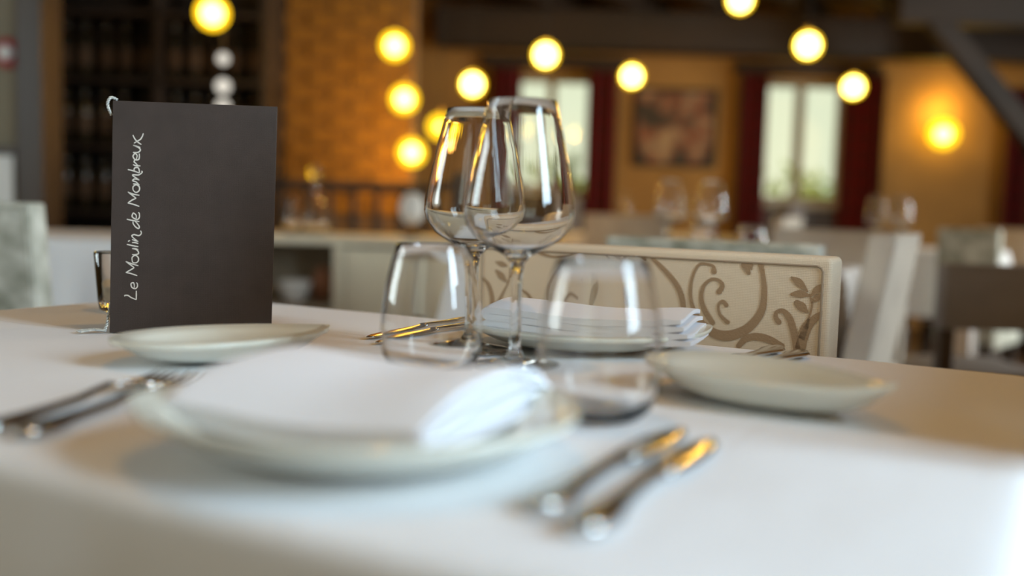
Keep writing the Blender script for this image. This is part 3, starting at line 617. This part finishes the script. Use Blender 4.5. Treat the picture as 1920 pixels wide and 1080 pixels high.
# ================================================================ LEFT BACKGROUND FURNITURE
rack = thing('bottle_rack', 'tall dark wooden shelf rack full of bottles behind the menu', 'shelf', (-1.81, 5.2, 0))
for x in (-.56, 0, .53): MB().box(x, x + .03, -.2, .18, 0, 2.3).build('side_panel', m_rack, rack)
MB().box(-.56, .56, .18, .2, 0, 2.3).build('back_panel', m_rack, rack)
SH = [.05, .45, .78, 1.11, 1.44, 1.77, 2.1]
for z in SH: MB().box(-.53, .53, -.2, .18, z, z + .025).build('shelf_board', m_rack, rack)
bt = None
for z in SH[2:5]:
    for i in range(10):
        x = -1.81 - .475 + i * .1 + (.055 if i > 4 else 0)
        p = (x, 5.1 + random.uniform(-.02, .03), z + .0255)
        if bt is None:
            bt = thing('wine_bottle', 'dark wine bottle standing in the tall rack', 'bottle', p, 0, 'bottles in the dark rack')
            MB().lathe([(0, 0), (.034, 0), (.037, .003), (.037, .19), (.034, .205), (.018, .225), (.0145, .24), (.0145, .285), (.016, .287), (.016, .295), (0, .295)], 18).build('bottle_body', m_bottle, bt, True)
            MB().lathe([(.0374, .06), (.0378, .061), (.0378, .15), (.0374, .151)], 18).build('paper_label', m_wlabel, bt, True)
        else: copy_tree(bt, p, random.random() * 6)
# balustrade
rl = thing('balustrade', 'dark wooden balustrade with orange light between its balusters', 'railing', (0, 4.95, 0))
MB().box(-1.3, -.3, -.035, .035, .935, .985, .01).build('handrail', m_rack, rl)
MB().box(-1.3, -.3, -.025, .025, .1, .14, .005).build('bottom_rail', m_rack, rl)
for k in range(9):
    x = -1.27 + k * .118
    MB().lathe([(.012, .14), (.02, .2), (.024, .4), (.014, .5), (.02, .62), (.022, .75), (.013, .88), (.013, .935)], 12, (x, 0, 0)).build('baluster', m_rack, rl, True)
for x in (-1.3, -.3): MB().box(x - .04, x + .04, -.04, .04, 0, 1.03, .01).build('newel_post', m_rack, rl)
# sideboard with open niche
sb = thing('sideboard', 'cream painted sideboard with open niche behind the menu', 'sideboard', (0, 3.9, 0))
x0, x1, xm = -1.25, -.1, -.69
MB().box(x0 - .02, x1 + .02, -.02, .42, .715, .75, .006).build('worktop', m_cab, sb)
MB().box(x0, x0 + .03, 0, .4, .06, .715).build('side_panel', m_cab, sb); MB().box(x1 - .03, x1, 0, .4, .06, .715).build('side_panel', m_cab, sb)
MB().box(xm - .015, xm + .03, 0, .4, .06, .715).build('divider', m_cab, sb); MB().box(x0 + .03, x1 - .03, .38, .4, .06, .715).build('back_panel', m_cabin, sb)
MB().box(x0 + .03, xm - .015, .005, .38, .45, .475).build('niche_shelf', m_cabin, sb); MB().box(x0, x1, .01, .38, .03, .06).build('bottom_board', m_cab, sb)
for a, b_ in ((xm + .035, xm + .29), (xm + .295, x1 - .035)):
    d = MB().box(a, b_, -.012, .008, .08, .705, .004).build('door', m_cab, sb)
    MB().box(a + .045, b_ - .045, -.018, -.012, .13, .655, .003).build('door_panel', m_cab, d)
    MB().lathe([(0, 0), (.012, .004), (.014, .012), (.006, .022), (.006, .03)], 14).xf(Matrix.Translation((b_ - .022, -.042, .42)) @ Matrix.Rotation(R(-90), 4, 'X')).build('knob', m_brass, d, True)
for x in (x0 + .03, x1 - .03):
    for y in (.03, .37): MB().box(x - .02, x + .02, y - .02, y + .02, 0, .03).build('foot', m_leg, sb)
# things in and on the sideboard
def lathe_thing(name, label, cat, loc, parts, group=None):
    t = thing(name, label, cat, loc, 0, group)
    for pn, prof, m in parts: MB().lathe(prof, 28).build(pn, m, t, True)
    return t
bowl = [(0, 0), (.035, 0), (.04, .006), (.06, .05), (.066, .085), (.062, .085), (.055, .05), (.03, .012), (0, .01)]
lathe_thing('bowl', 'white china bowl in the niche of the sideboard', 'bowl', (-.88, 4.02, .4755), [('bowl_body', bowl, m_white)])
lathe_thing('vase', 'brown stoneware jar in the niche beside the white bowl', 'jar', (-.78, 4.1, .4755), [('jar_body', [(0, 0), (.035, 0), (.05, .04), (.05, .09), (.03, .12), (.028, .14), (.022, .14), (.022, .12), (.042, .09), (.042, .04), (0, .01)], m_pot)])
lathe_thing('decanter', 'clear glass decanter with amber drink on the sideboard', 'decanter', (-.8, 4.02, .7505), [('decanter_body', [(0, .0005), (.05, .0005), (.06, .01), (.058, .05), (.035, .12), (.017, .165), (.016, .21), (.024, .225), (.022, .2255), (.013, .21), (.014, .165), (.031, .12), (.053, .05), (.054, .013), (0, .009)], m_glass), ('stopper', [(0, .205), (.012, .206), (.012, .226), (.02, .24), (.022, .255), (.012, .272), (0, .274)], m_glass)])
lathe_thing('carafe', 'small clear glass carafe beside the decanter on the sideboard', 'carafe', (-.9, 4.05, .7505), [('carafe_body', [(0, .0005), (.035, .0005), (.04, .01), (.038, .06), (.02, .11), (.018, .14), (.025, .155), (.0235, .155), (.015, .14), (.017, .11), (.034, .06), (.035, .012), (0, .008)], m_glass)])
lathe_thing('table_lamp', 'round white lamp on a brass foot on the sideboard', 'lamp', (-.415, 4.05, .7505), [('lamp_foot', [(0, 0), (.035, 0), (.035, .006), (.012, .014), (.01, .05), (0, .05)], m_brass), ('lamp_shade', [(0, .05), (.025, .054), (.045, .08), (.052, .115), (.045, .15), (.025, .176), (0, .18)], m_white)])
lathe_thing('reflection_cup', 'tiny amber cup added on the handrail beside the decanter, glowing for an orange reflection', 'candle holder', (-.99, 4.95, .9855), [('glow_cup', [(0, 0), (.018, 0), (.025, .01), (.027, .055), (.024, .055), (.02, .012), (0, .008)], m_amber)])  # added glowing cup in place of an orange reflection, no real candle

# ornament on the end wall
t = thing('wall_plate', 'red-rimmed white round ornament on the wall at far left', 'ornament', (-2.02, 3.998, 1.43))
MB().lathe([(0, 0), (.06, 0), (.06, .008), (.04, .014), (0, .014)], 32).xf(Matrix.Rotation(R(90), 4, 'X')).build('red_disc', m_red, t, True)
MB().lathe([(0, .014), (.03, .016), (.028, .03), (.012, .04), (0, .042)], 24).xf(Matrix.Rotation(R(90), 4, 'X')).build('white_boss', m_white, t, True)

# ================================================================ BACK WALL THINGS
pic = thing('framed_picture', 'dark framed painting in brown and rust tones between the windows', 'picture', (1.255, 7.995, 1.54))
fw, fh = .33, .31
fr = MB().box(-fw, fw, -.03, 0, fh - .03, fh, .004).box(-fw, fw, -.03, 0, -fh, -fh + .03, .004).box(-fw, -fw + .03, -.03, 0, -fh + .03, fh - .03, .004).box(fw - .03, fw, -.03, 0, -fh + .03, fh - .03, .004)
fr.build('picture_frame', m_beam, pic)
mm, nt, bs, oo = base_mat('abstract_brown_canvas')
tc = nt.nodes.new('ShaderNodeTexCoord'); nz = nt.nodes.new('ShaderNodeTexNoise'); nz.inputs['Scale'].default_value = 4.5; nz.inputs['Detail'].default_value = 2
rp = nt.nodes.new('ShaderNodeValToRGB'); cr_ = rp.color_ramp; cr_.elements[0].position = .38; cr_.elements[0].color = (.04, .03, .02, 1); cr_.elements[1].position = .64; cr_.elements[1].color = (.45, .3, .16, 1)
for ps, cc in ((.47, (.12, .075, .045, 1)), (.52, (.3, .09, .035, 1)), (.57, (.3, .2, .12, 1))): e = cr_.elements.new(ps); e.color = cc
nt.links.new(tc.outputs['Object'], nz.inputs['Vector']); nt.links.new(nz.outputs[0], rp.inputs[0]); nt.links.new(rp.outputs[0], bs.inputs['Base Color']); bs.inputs['Roughness'].default_value = .7
MB().box(-fw + .03, fw - .03, -.015, -.002, -fh + .03, fh - .03).build('canvas', mm, pic)
pl = thing('potted_plant', 'small green potted plant on the sill behind the wine glasses', 'plant', (.44, 8.05, .9905))
MB().lathe([(0, 0), (.045, 0), (.06, .09), (.055, .09), (.042, .075), (0, .075)], 20).build('pot', m_pot, pl, True)
for k in range(14):
    a = k * 2.4; L_ = .16 + .06 * (k % 3); d = Vector((math.cos(a), math.sin(a) * .2, 0)); n = Vector((-d.y, d.x, 0)).normalized() * .018
    c = [Vector((0, 0, .075)) + d * L_ * t * (.5 + .4 * t) + Vector((0, 0, L_ * 1.5 * t - .12 * t * t)) for t in (0, .3, .6, .85, 1)]
    wd = (.3, .9, 1, .6, .05); A = [p + n * w_ for p, w_ in zip(c, wd)]; B = [p - n * w_ for p, w_ in zip(c, wd)]
    MB().add(A + B, [(i, i + 1, 6 + i, 5 + i) for i in range(4)]).build('leaf', m_leaf, pl, True)

# ================================================================ LAMPS
def globe_prof(r_, n=16): return [(r_ * math.sin(math.pi * i / n), -r_ * math.cos(math.pi * i / n)) for i in range(n + 1)]
def point(o, p, e, c=(1, .47, .09), r_=.03):
    d = bpy.data.lights.new('bulb_light', 'POINT'); d.energy = e; d.color = c; d.shadow_soft_size = r_
    l = bpy.data.objects.new('bulb_light', d); col.objects.link(l); l.parent = o; l.location = p
def pendant(label, p, gr, core, e, hot=False):
    t = thing('pendant_lamp', label, 'lamp', p, 0, 'hanging globe lamps')
    MB().lathe(globe_prof(core), 24).build('bulb', m_corehot if hot else m_core, t, True)
    MB().lathe(globe_prof(gr), 32).build('globe', m_amber, t, True)
    MB().lathe([(0, gr - .004), (.018, gr - .004), (.02, gr + .004), (.016, gr + .03), (0, gr + .034)], 16).build('socket', m_brass, t, True)
    MB().tube([(0, 0, gr + .03), (0, 0, H - p[2])], .0025, 6).build('cable', m_cable, t)
    point(t, (0, 0, -gr - .02), e)
    return t
LP = 4.2
for lb, p, gr, core, hot in (
    ('large elongated-looking globe lamp above the menu', (-1.274, 4.2, 1.645), .07, .045, 0),
    ('globe lamp left of the wine glasses, highest of three in a column', (-.59, 4.8, 1.627), .07, .042, 0),
    ('globe lamp left of the wine glasses, middle of three in a column', (-.562, 5, 1.399), .072, .042, 0),
    ('globe lamp left of the wine glasses, lowest of three in a column', (-.536, 5.16, 1.145), .074, .042, 0),
    ('globe lamp partly behind the left wine glass rim', (-.455, 5.95, 1.34), .075, .02, 0),
    ('globe lamp just above the left wine glass', (-.266, 5.9, 1.588), .072, .056, 1),
    ('globe lamp above the window behind the wine glasses', (.148, 5.6, 1.725), .072, .056, 1),
    ('globe lamp above left corner of the framed picture', (.72, 6.4, 1.727), .072, .056, 1),
    ('globe lamp cut off by the top photo edge', (1.21, 5.6, 2.054), .072, .056, 1),
    ('globe lamp above the window with tartan curtains', (1.539, 5.4, 1.786), .072, .056, 1),
    ('globe lamp in front of the right tartan curtain', (2.125, 6.4, 1.701), .072, .056, 1)):
    pendant(lb, p, gr, core, LP, hot)
# two more of the same lamps above the foreground table, out of the picture
pendant('globe lamp hanging above the foreground table, right over its middle', (-.12, .8, 1.95), .055, .045, 6.5, True)
pendant('globe lamp hanging above the foreground table, over its right', (.85, 1.35, 2.02), .055, .045, 3.5, True)
st = thing('reflection_balls', 'three added glowing white balls below the large globe, standing in for daylight reflections', 'lamp', (-1.257, 4.3, 1.36))  # added balls on a cable, their glow imitates daylight reflections
for z, r_ in ((.115, .026), (0, .032), (-.085, .03)): MB().lathe([(a, b + z) for a, b in globe_prof(r_)], 20).build('reflection_ball', m_reflglow, st, True)
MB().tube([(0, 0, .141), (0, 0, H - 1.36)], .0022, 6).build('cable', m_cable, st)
sc_ = thing('wall_sconce', 'glowing yellow wall lamp on the plaster wall at right', 'lamp', (3.34, 7.995, 1.535))
MB().box(-.04, .04, -.02, 0, -.07, .07, .006).build('back_plate', m_brass, sc_)
MB().tube([(0, -.02, -.03), (0, -.07, -.05), (0, -.1, -.03)], .007, 8).build('arm', m_brass, sc_, True)
MB().lathe(globe_prof(.055), 24, (0, -.12, .01)).build('bulb', m_core, sc_, True)
MB().lathe(globe_prof(.115), 28, (0, -.12, .01)).build('shade', m_amber, sc_, True)
point(sc_, (0, -.16, .2), 6, (1, .6, .08))
